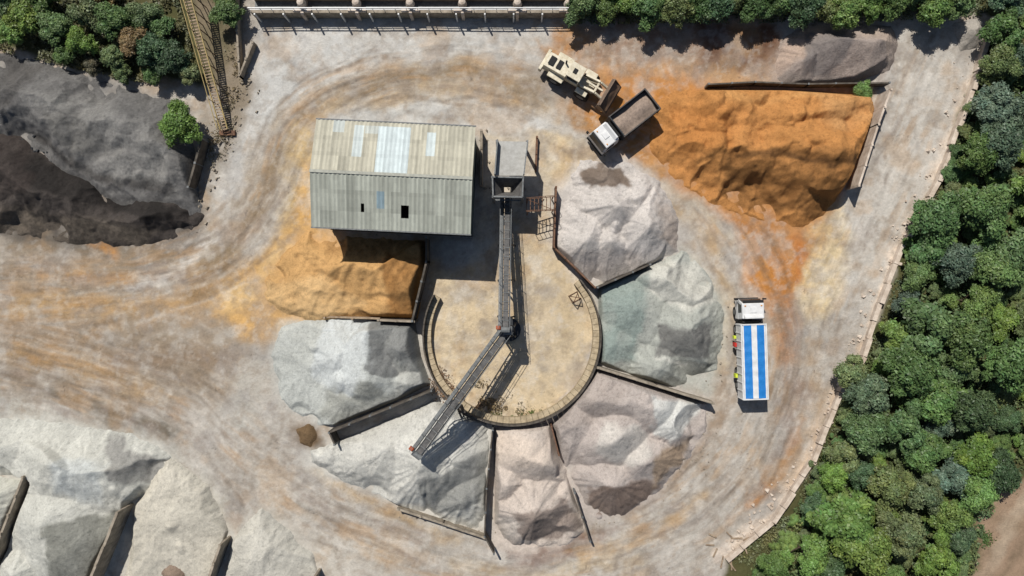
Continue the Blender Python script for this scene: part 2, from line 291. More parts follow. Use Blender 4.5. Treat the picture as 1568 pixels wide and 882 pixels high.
pg=[
 ('p',[(400,35),(860,35),(850,85),(700,85),(560,110),(450,160),(390,240),(350,330),(335,300),(375,200),(390,100)],(208,207,202),14,0.85),
 ('p',[(500,165),(560,150),(700,150),(840,170),(850,260),(740,330),(740,210),(480,190)],(208,206,200),12,0.9),
 ('p',[(0,360),(330,350),(400,470),(400,600),(250,620),(0,590)],(156,139,117),30,0.85,.4),
 ('p',[(0,330),(120,350),(300,350),(330,390),(200,400),(0,380)],(128,119,106),16,0.8),
 ('l',[(0,470),(200,470),(330,450),(420,520)],(192,155,104),16,0.75,.7,16),
 ('l',[(0,500),(150,520),(260,570)],(150,140,128),16,0.6,.9,12),
 ('l',[(150,560),(300,540),(380,560)],(142,120,98),18,0.7,.7,16),
 ('l',[(0,540),(120,560),(250,600)],(184,152,108),14,0.65,.8,12),
 ('l',[(60,420),(120,430),(220,420)],(196,148,88),10,0.7,.7,8),('l',[(145,355),(180,385)],(200,140,70),8,0.9,.4,8),
 ('p',[(50,590),(140,600),(280,660),(260,690),(160,650)],(104,96,82),14,0.9,.45),
 ('l',[(300,450),(380,350),(430,230),(520,150),(640,118),(760,112),(850,150)],(148,126,96),14,0.85,.45,16),
 ('l',[(440,170),(520,120),(640,100),(760,95),(840,100)],(190,158,114),10,0.4,.8,6),
 ('l',[(470,190),(530,165),(640,140),(760,140),(850,175)],(192,162,118),8,0.6,.6,8),
 ('l',[(300,410),(360,320),(400,220),(440,160)],(170,150,122),12,0.6,.7,10),
 ('l',[(465,210),(455,290),(435,380),(400,440)],(216,186,134),14,0.9,.3,20),
 ('p',[(320,460),(400,390),(465,300),(510,350),(520,500),(430,530),(370,520)],(218,174,112),16,0.97,.2),
 ('l',[(440,380),(400,440),(350,460)],(228,198,148),12,0.7,.4,14),
 ('l',[(470,250),(460,330),(490,350)],(224,176,108),12,.7,.5,10),
 ('l',[(345,340),(320,380),(240,425),(200,440)],(228,222,212),7,0.85,.6,6),
 ('l',[(210,420),(260,440)],(220,214,202),8,0.7,.6,5),
 ('l',[(430,540),(380,580),(370,640)],(194,190,180),20,0.7,.5,30),
 ('p',[(0,600),(260,690),(420,830),(500,900),(0,900)],(200,197,186),18,0.8,.3),
 ('p',[(380,700),(470,780),(620,850),(640,900),(430,900)],(204,197,184),18,0.6,.5),
 ('p',[(850,35),(890,40),(910,90),(850,80)],(186,126,66),10,0.9),
 ('p',[(825,60),(880,80),(900,110),(840,90)],(190,138,80),10,0.8),
 ('p',[(880,30),(1180,30),(1210,90),(1190,130),(1080,120),(900,108)],(146,114,90),14,0.85),
 ('p',[(890,85),(1080,100),(1200,90),(1200,128),(900,128)],(206,165,124),12,0.75,.5),
 ('p',[(1060,40),(1190,40),(1200,90),(1160,110),(1080,90)],(106,72,52),12,0.85,.4),
 ('p',[(880,110),(940,105),(1080,125),(1330,135),(1290,300),(1265,340),(1255,390),(1240,440),(1200,490),(1150,440),(1120,340),(1040,280),(960,240),(880,180)],(198,134,66),16,0.97,.2),
 ('l',[(1130,320),(1180,400),(1200,460),(1205,540)],(182,122,64),16,0.9,.5,17),
 ('l',[(1010,285),(1080,360),(1120,440),(1140,560)],(190,160,116),12,0.7,.6,9),
 ('l',[(960,250),(1060,300),(1110,370)],(190,172,142),10,0.6,.6,8),
 ('p',[(1010,230),(1150,300),(1240,340),(1210,350),(1130,320)],(160,104,52),14,0.6,.5),
 ('l',[(860,160),(930,200),(1010,260)],(176,132,82),12,0.75,.5,15),
 ('p',[(800,195),(850,200),(950,250),(850,290),(820,260)],(222,198,156),10,0.85,.3),
 ('p',[(1370,30),(1500,25),(1500,60),(1440,250),(1370,370),(1320,520),(1290,520),(1260,430),(1290,320)],(200,194,184),14,0.9,.25),
 ('p',[(1240,340),(1290,310),(1300,360),(1270,480),(1230,500),(1215,440)],(228,205,160),14,0.85,.4),
 ('l',[(1225,600),(1215,690),(1150,770)],(146,114,88),12,0.7,.7,15),
 ('l',[(1228,640),(1195,730),(1115,805)],(194,138,82),8,0.7,.75,7),
 ('l',[(1230,370),(1215,430)],(190,114,50),8,0.85,.6,9),
 ('l',[(1205,480),(1215,560),(1200,640)],(146,128,116),14,0.6,.6,14),
 ('p',[(665,425),(700,410),(790,350),(850,380),(905,440),(915,510),(905,570),(850,630),(784,645),(720,630),(665,580),(650,510)],(214,193,158),6,0.92,.3),
 ('l',[(700,440),(690,520),(700,590)],(222,204,172),10,0.6,.6,18),
 ('l',[(815,350),(830,450),(850,560)],(206,190,164),12,0.6,.6,14),
 ('l',[(860,430),(870,540)],(190,170,136),10,0.6,.6,12),
 ('p',[(735,200),(830,200),(850,370),(735,380)],(206,190,164),8,0.8,.4),
 ('p',[(655,365),(760,365),(760,405),(670,410)],(180,178,170),8,0.6,.4),
 ('p',[(780,842),(900,808),(960,808),(900,852),(800,866)],(126,97,82),10,0.85,.45),
 ('l',[(480,720),(600,790),(700,830)],(188,158,114),10,0.7,.6,8),
 ('l',[(900,860),(1000,820),(1080,760)],(192,158,110),10,0.65,.7,9),
 ('l',[(700,870),(850,880),(980,862)],(200,176,138),10,0.6,.6,9),
 ('l',[(960,790),(1040,720),(1100,640),(1100,560)],(150,124,96),12,0.7,.5,11),
 ('l',[(1060,400),(1110,450),(1110,560)],(208,196,172),10,0.6,.5,8),
 ('l',[(470,660),(480,680)],(95,74,50),6,0.9,.3,11),
 ('p',[(310,140),(375,60),(400,130),(350,260),(300,360),(290,300)],(152,143,130),12,0.6),
 ('l',[(1515,35),(1480,140),(1430,280),(1375,380),(1318,540),(1282,600),(1235,710),(1175,800),(1100,855)],(232,214,194),7,0.9,.4,8),
]
col=paint(col,U,V,pg)
inner=(np.abs(X)<62)&(np.abs(Y)<37);idx=np.nonzero(inner)[0]
u,v=U[idx],V[idx]
zz=np.zeros(len(X),np.float32)
wu=u+6*fbm(u,v,90,2,91);wv=v+6*fbm(u,v,90,2,92)
dring=sdf(u,v,[(650,420),(850,380),(1040,300),(1100,480),(1090,640),(960,790),(760,840),(620,780),(470,680),(430,520),(490,180),(840,190)])
c=col[idx]
for sc,sd_,cc,st in ((34,601,(213,208,199),.32),(26,611,(140,124,106),.36),(60,621,(182,146,102),.36),(45,631,(150,144,140),.34),(12,641,(150,134,116),.28),(10,651,(218,212,202),.22)):
    m=(sst(0.08,0.45,fbm(u,v,sc,4,sd_,.6))*st)[:,None];c=c*(1-m)+lin(cc)*m
rr=random.Random(31)
for (cv,w0,w1,seed,st,npth) in ((ring,25,80,101,1.0,13),(road2,25,80,201,0.7,7),(west,30,110,251,0.8,8)):
    d,sp,ss=curvec(wu,wv,cv)
    w=sst(w1,w0,d)*sst(-10,18,dring)*st
    brk=np.clip(fbm(u,v,45,4,seed+70)*1.8+.5,0,1)
    n1=fbm(sp/9,ss/52,1,4,seed,.6);n2=fbm(sp/3,ss/26,1,3,seed+5);n3=fbm(sp/18,ss/85,1,4,seed+9,.6)
    for (nn,a,b,cc,k) in ((n1,.05,.5,(138,120,100),.42),(-n1,.08,.5,(212,206,196),.27),(n3,.08,.45,(186,146,98),.42),(-n3,.1,.45,(148,132,122),.36)):
        m=(w*sst(a,b,nn)*k*brk)[:,None];c=c*(1-m)+lin(cc)*m
    c=c*(1+(w*n2*0.13)[:,None])
    zz[idx]+=w*(n1*0.03+n2*0.015)
    for p in range(npth):
        off=rr.uniform(-w1*.75,w1*.75)+38*(vn(ss/rr.uniform(160,320),ss*0,seed+300+p)-.5)+10*(vn(ss/60,ss*0,seed+340+p)-.5)
        amp=np.clip(vn(ss/90,ss*0,seed+400+p)*2.2-.8,0,1)*(w>0.01)*sst(-6,14,dring)
        amp=amp*np.clip(.6+1.2*fbm(u,v,10,3,seed+p),0.1,1)
        dk=rr.random()<.66
        for o in (-13,13):
            ln=np.exp(-((sp-off-o)/rr.uniform(2.6,4.2))**2)*amp
            m=(ln*(.34 if dk else .24))[:,None]
            c=c*(1-m)+(lin((108,94,80)) if dk else lin((222,216,206)))*m
            zz[idx]-=ln*.03
for p in range(26):
    reg=[(60,360,400,600),(380,840,40,110),(1230,1400,250,560),(300,520,640,860),(880,1000,110,240)][p%5]
    cu,cv_=rr.uniform(reg[0],reg[1]),rr.uniform(reg[2],reg[3]);R_=rr.uniform(50,190);a0=rr.uniform(-3.1,3.1);cxu,cyv=cu+R_*math.cos(a0),cv_+R_*math.sin(a0)
    rad_=np.hypot(wu-cxu,wv-cyv);an=np.arctan2(wv-cyv,wu-cxu);da=np.abs(np.angle(np.exp(1j*(an-(a0+math.pi)))));am=sst(rr.uniform(.5,1.1),.1,da)*sst(-6,14,dring)
    for o in (0,24):
        ln=np.exp(-((rad_-R_-o)/3.0)**2)*am*np.clip(.7+fbm(u,v,9,2,p),0,1);m=(ln*.24)[:,None]
        c=c*(1-m)+lin((118,104,88) if p%3 else (222,216,206))*m
col[idx]=c
for (a,k) in PD:
    name,poly,_,bc_=a[:4]
    wide=20 if 'sand' in name else 14
    col=paint(col,U,V,[('p',poly,bc_,wide,0.82,.5)],k['seed']+900)
ds=sdf(U+8*fbm(U,V,30,3,61),V+8*fbm(U,V,30,3,62),site)
tt=(fbm(U,V,35,4,63)*0.5+0.5)[:,None]
veg=lin((70,76,46))*(1-tt)+lin((98,92,62))*tt
m=sst(-4,8,ds)[:,None];col=col*(1-m)+veg*m
col=paint(col,U,V,[('p',[(1495,815),(1530,760),(1600,700),(1640,960),(1490,960)],(158,134,112),9,0.95,.2),
  ('l',[(1510,870),(1545,800),(1580,760)],(178,160,138),8,0.8,.5,12),('l',[(1530,890),(1570,820)],(120,104,84),6,0.7,.5,5),
  ('p',[(235,10),(285,0),(345,195),(355,210),(385,130),(372,0)],(140,126,106),10,0.8,.4)],70)
f=fbm(U,V,9,4,401,0.65);g=fbm(U,V,38,3,405)
col=col*(1+0.16*f+0.09*g)[:,None]
sp=vn(U/2.2,V/2.2,411)*(fbm(U,V,30,3,412)*.5+.5)
col=np.clip(col*(1-0.4*sst(0.62,0.8,sp))[:,None],0.01,0.8)
Z=gz(U,V)+zz+0.03*f
nx,ny=len(xs),len(ys)
I=np.arange(nx*ny).reshape(ny,nx)
F=np.stack([I[:-1,:-1],I[:-1,1:],I[1:,1:],I[1:,:-1]],-1).reshape(-1,4)
addobj('ground',npmesh('ground',np.stack([X,Y,Z],1),F,[M_ground],col))
# ------------------------------------------------------------ BUILD HEAPS
def build_pile(name,poly,peaks,base,patches=(),slope=0.8,na=0.2,seed=1,minis=0,mh=(0.4,1.0),res=0.105,ripple=0.03,bites=0,rough=0):
    a=np.array(poly);x0,x1=max(a[:,0].min()-12,-90),a[:,0].max()+12;y0,y1=a[:,1].min()-12,a[:,1].max()+12
    r=res*S;us=np.arange(x0,x1,r);vs=np.arange(y1,y0,-r)
    UU,VV=np.meshgrid(us,vs);u=UU.ravel().astype(np.float32);v=VV.ravel().astype(np.float32)
    ws=1.0 if (rough or na>.5) else .6
    wu=u+9*fbm(u,v,80,2,seed)+4.0*ws*fbm(u,v,22,3,seed+3);wv=v+9*fbm(u,v,80,2,seed+1)+4.0*ws*fbm(u,v,22,3,seed+4)
    h=np.full(u.shape,-5,np.float32)
    rr=random.Random(seed)
    sd=sdf(u,v,poly)
    wd=np.full(u.shape,1e9,np.float32)
    for w in WLINES: wd=np.minimum(wd,ldist(u,v,w))
    for pt in peaks:
        pts,hh=pt[0],pt[1];sl=pt[2] if len(pt)>2 else slope
        if len(pts)==1:
            d=np.sqrt((wu-pts[0][0])**2+(wv-pts[0][1])**2);an=np.arctan2(wv-pts[0][1],wu-pts[0][0])
            s2=sl*(1+0.18*fbm(np.cos(an)*2,np.sin(an)*2,1,3,seed+int(pts[0][0]))+.05*fbm(np.cos(an)*12,np.sin(an)*12,1,2,seed))
        else: d=ldist(wu,wv,pts);s2=sl*(1+0.18*fbm(u,v,45,2,seed+8))
        h=np.maximum(h,hh-s2*np.sqrt(d*d+9)/S+sl*3/S)
    k=0
    while k<minis:
        mu,mv=rr.uniform(x0,x1),rr.uniform(y0,y1)
        if sdf(np.array([mu]),np.array([mv]),poly)[0]>-10: continue
        k+=1;j=np.argmin((u-mu)**2+(v-mv)**2);bh=max(h[j],0)
        d=np.sqrt((wu-mu)**2+(wv-mv)**2+9)
        h=np.maximum(h,bh+rr.uniform(*mh)*0.5-0.75*d/S)
    k=0;tries=0
    while k<bites and tries<400:
        tries+=1
        i=rr.randrange(len(poly));tq=rr.random();p=poly[i];q=poly[(i+1)%len(poly)]
        bu,bv=p[0]*(1-tq)+q[0]*tq,p[1]*(1-tq)+q[1]*tq
        if min(ldist(np.array([bu]),np.array([bv]),w)[0] for w in WLINES)<28: continue
        k+=1;br=rr.uniform(14,28)
        d=np.sqrt((wu-bu)**2+(wv-bv)**2)
        h=np.minimum(h,np.maximum((d-br)*1.05/S,0.10*np.ones_like(h))+0.25*fbm(u,v,20,2,seed+k))
    inn=np.clip(h,0,1)
    rid=1-np.abs(fbm(wu,wv,36,2,seed+21))*2
    h=h+inn*(na*fbm(u,v,60,3,seed+20)+0.4*na*(rid-.6)+(0.22 if na>.3 else .2)*na*fbm(u,v,12,3,seed+23)+0.05*fbm(u,v,5,3,seed+22,.7))
    if ripple: h=h+inn*ripple*np.sin(u*0.33+v*0.12+7*fbm(u,v,55,2,seed+30))*np.clip(fbm(u,v,60,2,seed+31)*1.5+.2,0,1)
    sdn=sd+5*fbm(u,v,26,3,seed+33)+2*fbm(u,v,7,2,seed+34)
    near=sst(24,7,wd-np.abs(sd))
    clip=near*(-sd/S*3.2)+(1-near)*(-sdn/S*0.85)
    h=np.minimum(h,clip+0.02)
    c=np.zeros((len(u),3),np.float32)
    tt=(fbm(u,v,45,4,seed+40)*.5+.5)[:,None]
    c[:]=lin(base)*(0.88+0.24*tt)
    c=paint(c,u,v,patches,seed+60)
    bestd=np.full(u.shape,1e9,np.float32);an=np.zeros(u.shape,np.float32)
    for ii,pt in enumerate(peaks):
        for q in pt[0]:
            dd=np.hypot(wu-q[0],wv-q[1]);mm=dd<bestd;bestd=np.where(mm,dd,bestd);an=np.where(mm,np.arctan2(wv-q[1],wu-q[0])+ii*3,an)
    st=fbm(np.cos(an)*9+bestd/120,np.sin(an)*9,1,3,seed+47)
    c=c*(1+0.14*fbm(u,v,6,4,seed+41,0.8)+.08*fbm(u,v,25,2,seed+42)+.12*st*sst(3,14,bestd))[:,None]
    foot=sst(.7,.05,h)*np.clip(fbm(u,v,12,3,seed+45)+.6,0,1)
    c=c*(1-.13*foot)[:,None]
    sp=vn(u/2.0,v/2.0,seed+46);c=c*(1-.25*sst(.72,.95,sp))[:,None]
    c=np.clip(c,0.01,0.75)
    Z=gz(u,v)+h-0.03
    I=np.arange(len(u)).reshape(UU.shape)
    F=np.stack([I[:-1,:-1],I[1:,:-1],I[1:,1:],I[:-1,1:]],-1).reshape(-1,4)
    keep=(h[F]>-0.02).any(1);F=F[keep]
    used=np.unique(F);mp=np.zeros(len(u),np.int32);mp[used]=np.arange(len(used))
    Vx=np.stack([(u-CX)/S,(CY-v)/S,np.maximum(Z,gz(u,v)-0.15)],1)[used]
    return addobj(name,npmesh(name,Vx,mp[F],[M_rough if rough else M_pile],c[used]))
for a,k in PD: build_pile(*a,**k)
# ------------------------------------------------------------ WALLS
def wall(name,pts,h,th=0.28,m=M_cdark,step=1.6,posts=True,z0=-0.2,post=0.1,jit=0.0):
    mb=MB();pb=MB();rr=random.Random(int(pts[0][0]*7+pts[0][1]))
    for i in range(len(pts)-1):
        a=Vector((*G(*pts[i]),0));b=Vector((*G(*pts[i+1]),0));L=(b-a).length;n=max(1,int(round(L/step)));d=(b-a)/n;nn=Vector((-d.y,d.x,0)).normalized()
        for k in range(n):
            p=a+d*k;q=a+d*(k+1);g=d.normalized()*0.02;hh=h*(1+rr.uniform(-jit,jit));o=nn*rr.uniform(-jit,jit)*0.4
            p2=p+g+o;q2=q-g+o;w=nn*th/2
            mb.prism([(p2-w).to_tuple()[:2]+(z0,),(q2-w).to_tuple()[:2]+(z0,),(q2+w).to_tuple()[:2]+(z0,),(p2+w).to_tuple()[:2]+(z0,)],
                     [(p2-w).to_tuple()[:2]+(hh,),(q2-w).to_tuple()[:2]+(hh,),(q2+w).to_tuple()[:2]+(hh,),(p2+w).to_tuple()[:2]+(hh,)])
            if posts: pb.beam((p.x,p.y,z0),(p.x,p.y,h+.06+rr.uniform(0,.12)),post+th*0.5)
        if posts: pb.beam((b.x,b.y,z0),(b.x,b.y,h+.12),post+th*.5)
    o=mb.obj(name,m,None,0.02)
    if posts: pb.obj('posts',M_steel if m is M_cdark else m,o)
    return o
MM=dict(d=M_cdark,r=M_rust,c=M_conc,p=M_cpale)
for (nm,pts,h,th,mk) in WL: wall(nm,pts,h,th,MM[mk],jit=.03,step=2.0 if h>1.7 else 2.6)
wall('timber_wall',[(585,489),(500,486)],0.9,0.2,M_wood,step=2.5,jit=.3)
wall('retaining_wall',[(392,70),(372,120),(362,-60)],1.0,0.2,M_conc)
wall('boundary_wall',[(1518,28),(1484,140),(1434,280),(1380,375),(1345,465),(1318,545),(1284,600),(1242,705),(1180,797),(1110,855)],0.7,0.45,M_cpale,step=2.0,posts=False,jit=0.3)
mb=MB();lp=MB();C=G(784,514);R=8.95
angs=[math.radians(a) for a in np.arange(152,402,4)]
for i in range(len(angs)-1):
    for B,ro,ri,z1 in ((mb,R,R-0.14,1.75),(lp,R-0.145,R-0.75,0.85)):
        a0,a1=angs[i]+0.002,angs[i+1]-0.002
        pts=[(C[0]+r*math.cos(a),C[1]+r*math.sin(a)) for r,a in ((ri,a0),(ro,a0),(ro,a1),(ri,a1))]
        B.prism([(x,y,-.2) for x,y in pts],[(x,y,z1) for x,y in pts])
o=mb.obj('ring_wall',M_cdark);lp.obj('ledge',mat('ring_ledge_concrete',(205,188,158),.9,c2=(150,134,108),sc=2),o)
# ------------------------------------------------------------ BUILDING
bc=G(619.5,286.5);bld=empty('corrugated_shed',(bc[0],bc[1],0),math.radians(-2.7))
W,D=14.35,9.35;EZ,RZ=7.0,8.4
nxr=144;nyr=26
Vv=[]
rr=random.Random(5);sheet={}
for sde in (0,1):
    for i in range(18): 
        for j in range(3): sheet[(sde,i,j)]=rr.uniform(0.86,1.1)
lights=[(0.395,0.60,0.02,0.49,1.0),(0.24,0.305,0.02,0.36,.8),(0.11,0.18,0.0,0.12,.6),(0.70,0.755,0.06,0.30,.9),(0.31,.395,.02,.10,.5)]
dim=[(0.41,0.455,0.66,0.80)]
holes=[(0.31,0.33,0.76,0.86),(0.565,0.61,0.77,0.88)]
yr=[(-(D/2+0.3))+(D+0.6)*j/nyr for j in range(nyr+1)]
for j,y in enumerate(yr):
    for i in range(nxr+1):
        x=-(W/2+0.2)+(W+0.4)*i/nxr
        z=EZ+(RZ-EZ)*(1-abs(y)/(D/2+0.3))+(0.035 if i%4 in (0,1) else -0.035)
        Vv.append((x,y,z))
faces=[];cc=[]
for j in range(nyr):
    ty=1-(yr[j]+D/2+.3+ (D+.6)/nyr/2)/(D+0.6)
    for i in range(nxr):
        tx=(i+.5)/nxr
        if any(a<tx<b and c<ty<d for a,b,c,d in holes): continue
        sde=0 if ty<0.5 else 1
        base=np.array(lin((190,186,168) if sde==0 else (176,179,167)))*sheet[(sde,i//8,int(ty*2%1*3))]  # north slope's sunlight put into its paler, warmer sheet colour; south slope greyer
        st_=float(vn(np.array([i/3.0]),np.array([ty*2.5+sde*9]),77)[0]);base=base*(1-.2*max(0,st_-.45)*2)
        for a,b,c,d,s in lights:
            if a<tx<b and c<ty<d: base=base*(1-s)+lin((205,216,216))*s*(0.93+0.1*(i//8%2))
        for a,b,c,d in dim:
            if a<tx<b and c<ty<d: base=lin((140,160,168))
        base=base*(0.9 if i%8==0 else 1.0)*(1+0.05*rr.uniform(-1,1))
        if j in (8,17,4,21): base=base*0.93
        q=j*(nxr+1)+i;faces.append((q,q+1,q+nxr+2,q+nxr+1));cc+= [base]*4
M_roof=mat_vcol('corrugated_sheet',6,0.10,0.004,0.6)
addobj('roof',npmesh('roof',Vv,faces,[M_roof],np.array(cc),False,'CORNER'),bld)
w=MB();w.box(-W/2,W/2,-D/2,-D/2+.15,0,EZ-.05);w.box(-W/2,W/2,D/2-.15,D/2,0,EZ-.05);w.box(-W/2,-W/2+.15,-D/2+.15,D/2-.15,0,EZ-.05);w.box(W/2-.15,W/2,-D/2+.15,D/2-.15,0,EZ-.05)
for sx in (-W/2+.005,W/2-.155):
    w.prism([(sx,-D/2,EZ-.05),(sx,D/2,EZ-.05),(sx,0,RZ-.1)],[(sx+.15,-D/2,EZ-.05),(sx+.15,D/2,EZ-.05),(sx+.15,0,RZ-.1)])
for i in range(48):
    x=-W/2+0.15+i*0.3
    w.box(x,x+.1,-D/2-.04,-D/2,0.2,EZ-.1)
w.obj('walls',M_wallgreen,bld)
t=MB();t.box(-W/2-.22,W/2+.22,-.14,.14,RZ+.02,RZ+.06);t.obj('ridge_cap',mat('ridge_sheet',(172,172,160),.7),bld)
t=MB();t.box(-W/2-.25,W/2+.25,-D/2-.42,-D/2-.3,EZ-.12,EZ+.02);t.box(-W/2-.25,W/2+.25,D/2+.3,D/2+.42,EZ-.12,EZ+.02);t.obj('gutters',M_steel,bld)
t=MB();t.box(-W/2-.05,W/2+.05,-D/2-.06,-D/2-.045,0.1,1.0)
t.box(2,5,-D/2-.09,-D/2-.06,0.1,4);t.obj('door_and_plinth',M_dsteel,bld)
# ------------------------------------------------------------ HOPPER
hop=empty('feed_hopper',(0,0,0))
z=5.0
fr=MB();fl=MB();fn=MB()
a=[P(754,271,z),P(801,272,z),P(800,302,z),P(755,301,z)]
cen=(a[0]+a[1]+a[2]+a[3])/4;cen.z=z-1.9
inn=[cen+(p-Vector((cen.x,cen.y,z)))*0.25 for p in a]
for p in inn: p.z=z-1.9
for i in range(4): fn.quad(a[i],a[(i+1)%4],inn[(i+1)%4],inn[i]); fr.beam(a[i],a[(i+1)%4],0.14,0.3)
for p in a: fr.beam(p,(p.x,p.y,0),0.22)
fr.beam((a[0].x,a[0].y,2.4),(a[3].x,a[3].y,2.4),.14);fr.beam((a[1].x,a[1].y,2.4),(a[2].x,a[2].y,2.4),.14);fr.beam((a[3].x,a[3].y,2.4),(a[2].x,a[2].y,2.4),.14)
b0,b1=P(761,216,4.6),P(807,217,4.6);b2,b3=P(801,269,4.9),P(757,269,4.9)
fl.prism([p-Vector((0,0,.2)) for p in (b0,b1,b2,b3)],[b0,b1,b2,b3])
for p,q in ((b0,b3),(b1,b2)):
    fr.prism([p,q,q+Vector((.12,0,0)),p+Vector((.12,0,0))],[p+Vector((0,0,.9)),q+Vector((0,0,1.0)),q+Vector((.12,0,1.0)),p+Vector((.12,0,.9))])
for p in (b0,b1): fr.beam(p,(p.x,p.y,0),.25)
fl.obj('feed_chute_floor',mat('worn_plate',(188,187,182),0.7,c2=(158,156,150),sc=2),hop);fr.obj('frame',M_steel,hop);fn.obj('funnel',mat('funnel_plate',(120,118,116),0.7,c2=(80,78,76)),hop)
wall('ramp_wall',[(738,205),(738,285)],1.6,0.25,M_conc)
wall('ramp_wall',[(822,212),(820,262)],0.7,0.2,M_rust)
st=empty('access_stairs',(0,0,0));mb=MB()
for y in (305,324):
    p,q=P(806,y,3.4),P(849,y-4 if y<310 else y-2,2.6)
    mb.beam(p,q,.06,.1);mb.beam(p+Vector((0,0,1)),q+Vector((0,0,1)),.05)
    for k in range(7):
        r=p.lerp(q,k/6);mb.beam(r,r+Vector((0,0,1)),.04)
for k in range(8):
    r=P(806,305,3.4).lerp(P(849,301,2.6),k/7);s=P(806,324,3.4).lerp(P(849,322,2.6),k/7);mb.beam(r,s,.07,.04)
mb.beam(P(806,305,3.4),P(849,322,2.6),.06)
for p in (P(808,305,3.3),P(808,324,3.3),P(847,301,2.6),P(847,321,2.6)): mb.beam(p,(p.x,p.y,0),.1)
mb.obj('steelwork',M_rust,st)
# ------------------------------------------------------------ CONVEYORS
def conveyor(name,p,q,w=0.85,dep=0.9,legs=(),mtr=M_dsteel,rail=M_steel,walk=.34):
    e=empty(name);p=Vector(p);q=Vector(q);d=(q-p);L=d.length;dn=d.normalized();r=dn.cross(Vector((0,0,1))).normalized();up=r.cross(dn)
    bt=MB();tr=MB();ra=MB();rl=MB()
    bt.beam(p,q,w*0.72,0.08)
    n=int(L/0.9)
    for s in (-1,1):
        o=r*w/2*s
        tr.beam(p+o,q+o,.09,.14);tr.beam(p+o-up*dep,q+o-up*dep,.09,.1)
        ro=r*(w/2+walk/2+.03)*s
        if s==1:
            ra.beam(p+ro-up*.15,q+ro-up*.15,walk,.04)
        rr0=r*(w/2+(walk+.05 if s==1 else .06))*s
        ra.beam(p+rr0+up*.95,q+rr0+up*.95,.04);ra.beam(p+rr0+up*.5,q+rr0+up*.5,.03)
        for k in range(n+1):
            a=p+d*(k/n);
            tr.beam(a+o,a+o-up*dep,.06)
            if k<n:
                b=p+d*((k+1)/n)
                tr.beam((a+o) if k%2 else (a+o-up*dep),(b+o-up*dep) if k%2 else (b+o),.05)
            if k%2==0: ra.beam(a+rr0-up*.1,a+rr0+up*.95,.04)
            if s==1: tr.beam(a+r*w/2-up*dep,a-r*w/2-up*dep,.05); rl.beam(a+r*w*.42+up*.07,a-r*w*.42+up*.07,.07,.05)
    for (f,) in legs:
        a=p+d*f-up*dep
        for s in (-1,1):
            t_=a+r*w/2*s;b_=Vector((t_.x,t_.y,0))+r*s*0.5;tr.beam(t_,b_,.14)
        tr.beam(a+r*w/2,Vector((a.x,a.y,a.z*.1))-r*(w/2+.4),.08);tr.beam(a-r*w/2,Vector((a.x,a.y,a.z*.1))+r*(w/2+.4),.08)
    hd=MB();hd.cyl(q-r*(w/2+.05),q+r*(w/2+.05),.28);hd.cyl(p-r*w/2,p+r*w/2,.22);hd.obj('pulleys',M_steel,e)
    hd=MB();hd.beam(q+r*(w/2+.1)-dn*.2,q+r*(w/2+.55)-dn*.2,.35,.35);hd.obj('drive_motor',mat('motor_paint',(170,90,60),.6),e,.04)
    bt.obj('belt',M_belt,e);tr.obj('truss',mtr,e);ra.obj('handrails',rail,e,);rl.obj('idlers',M_steel,e)
    return e
conveyor('feed_conveyor',P(777,300,2.2),P(774,505,6.0),w=.7,legs=((.35,),(.62,),(.9,)),walk=.28)
conveyor('radial_stacker_conveyor',P(778,505,4.6),P(638,697,6.6),w=0.85,dep=1.15,legs=((.02,),(.62,)),walk=.3)
tw=empty('pivot_tower');mb=MB();c0=P(779,508,4.4)
for sx,sy in ((-.7,-.7),(.7,-.7),(.7,.7),(-.7,.7)):
    mb.beam((c0.x+sx,c0.y+sy,0),(c0.x+sx*.7,c0.y+sy*.7,4.6),.16)
mb.cyl((c0.x,c0.y,0),(c0.x,c0.y,.6),1.2,n=20)
for s in (-.7,.7):
    mb.beam((c0.x+s,c0.y-.7,.3),(c0.x+s*.7,c0.y+.5,4.3),.08);mb.beam((c0.x-.7,c0.y+s,.3),(c0.x+.5,c0.y+s*.7,4.3),.08)
mb.obj('frame',M_dsteel,tw)
mb=MB();mb.box(c0.x-.5,c0.x+.3,c0.y-.2,c0.y+.6,5.0,5.7);mb.obj('transfer_box',M_steel,tw,.04)
fs=empty('steel_frame_stand',(*G(880,455),0),0.5);mb=MB()
for x in (-.5,.5):
    for y in (-.4,.4): mb.beam((x,y,0),(x*.6,y*.6,1.5),.07)
mb.beam((-.5,-.4,.1),(.5,-.4,.1),.06);mb.beam((-.5,.4,.1),(.5,.4,.1),.06);mb.beam((-.3,-.24,1.5),(.3,.24,1.5),.08);mb.beam((-.3,.24,1.5),(.3,-.24,1.5),.08);mb.beam((-.5,-.4,.1),(-.5,.4,.1),.06);mb.obj('legs',M_rust,fs)
# ------------------------------------------------------------ walkway top-left
wk=empty('inclined_walkway');mb=MB();yb=MB();gr=MB()
p,q=P(276,-40,4.5),P(343,198,0.8)
d=q-p;r=d.normalized().cross(Vector((0,0,1))).normalized();n=52
for s in (-.36,.36): yb.beam(p+r*s,q+r*s,.09,.16)
s=.36;yb.beam(p+r*s+Vector((0,0,1)),q+r*s+Vector((0,0,1)),.06)
for k in range(n+1):
    a=p+d*k/n;gr.beam(a-r*.32,a+r*.32,.13,.05)
    if k%6==0:
        for s in (-.36,.36): mb.beam(a+r*s,(a.x+r.x*s,a.y+r.y*s,0),.07)
        mb.beam(a+r*.36,a+r*.36+Vector((0,0,1)),.04)
gr.obj('treads',M_wood,wk);mb.obj('legs',M_rust,wk);yb.obj('handrails',M_yel,wk)
mb=MB();mb.box(q.x-.7,q.x+.9,q.y-.5,q.y,-.1,.3);mb.obj('foot_slab',M_rust,wk,.03)
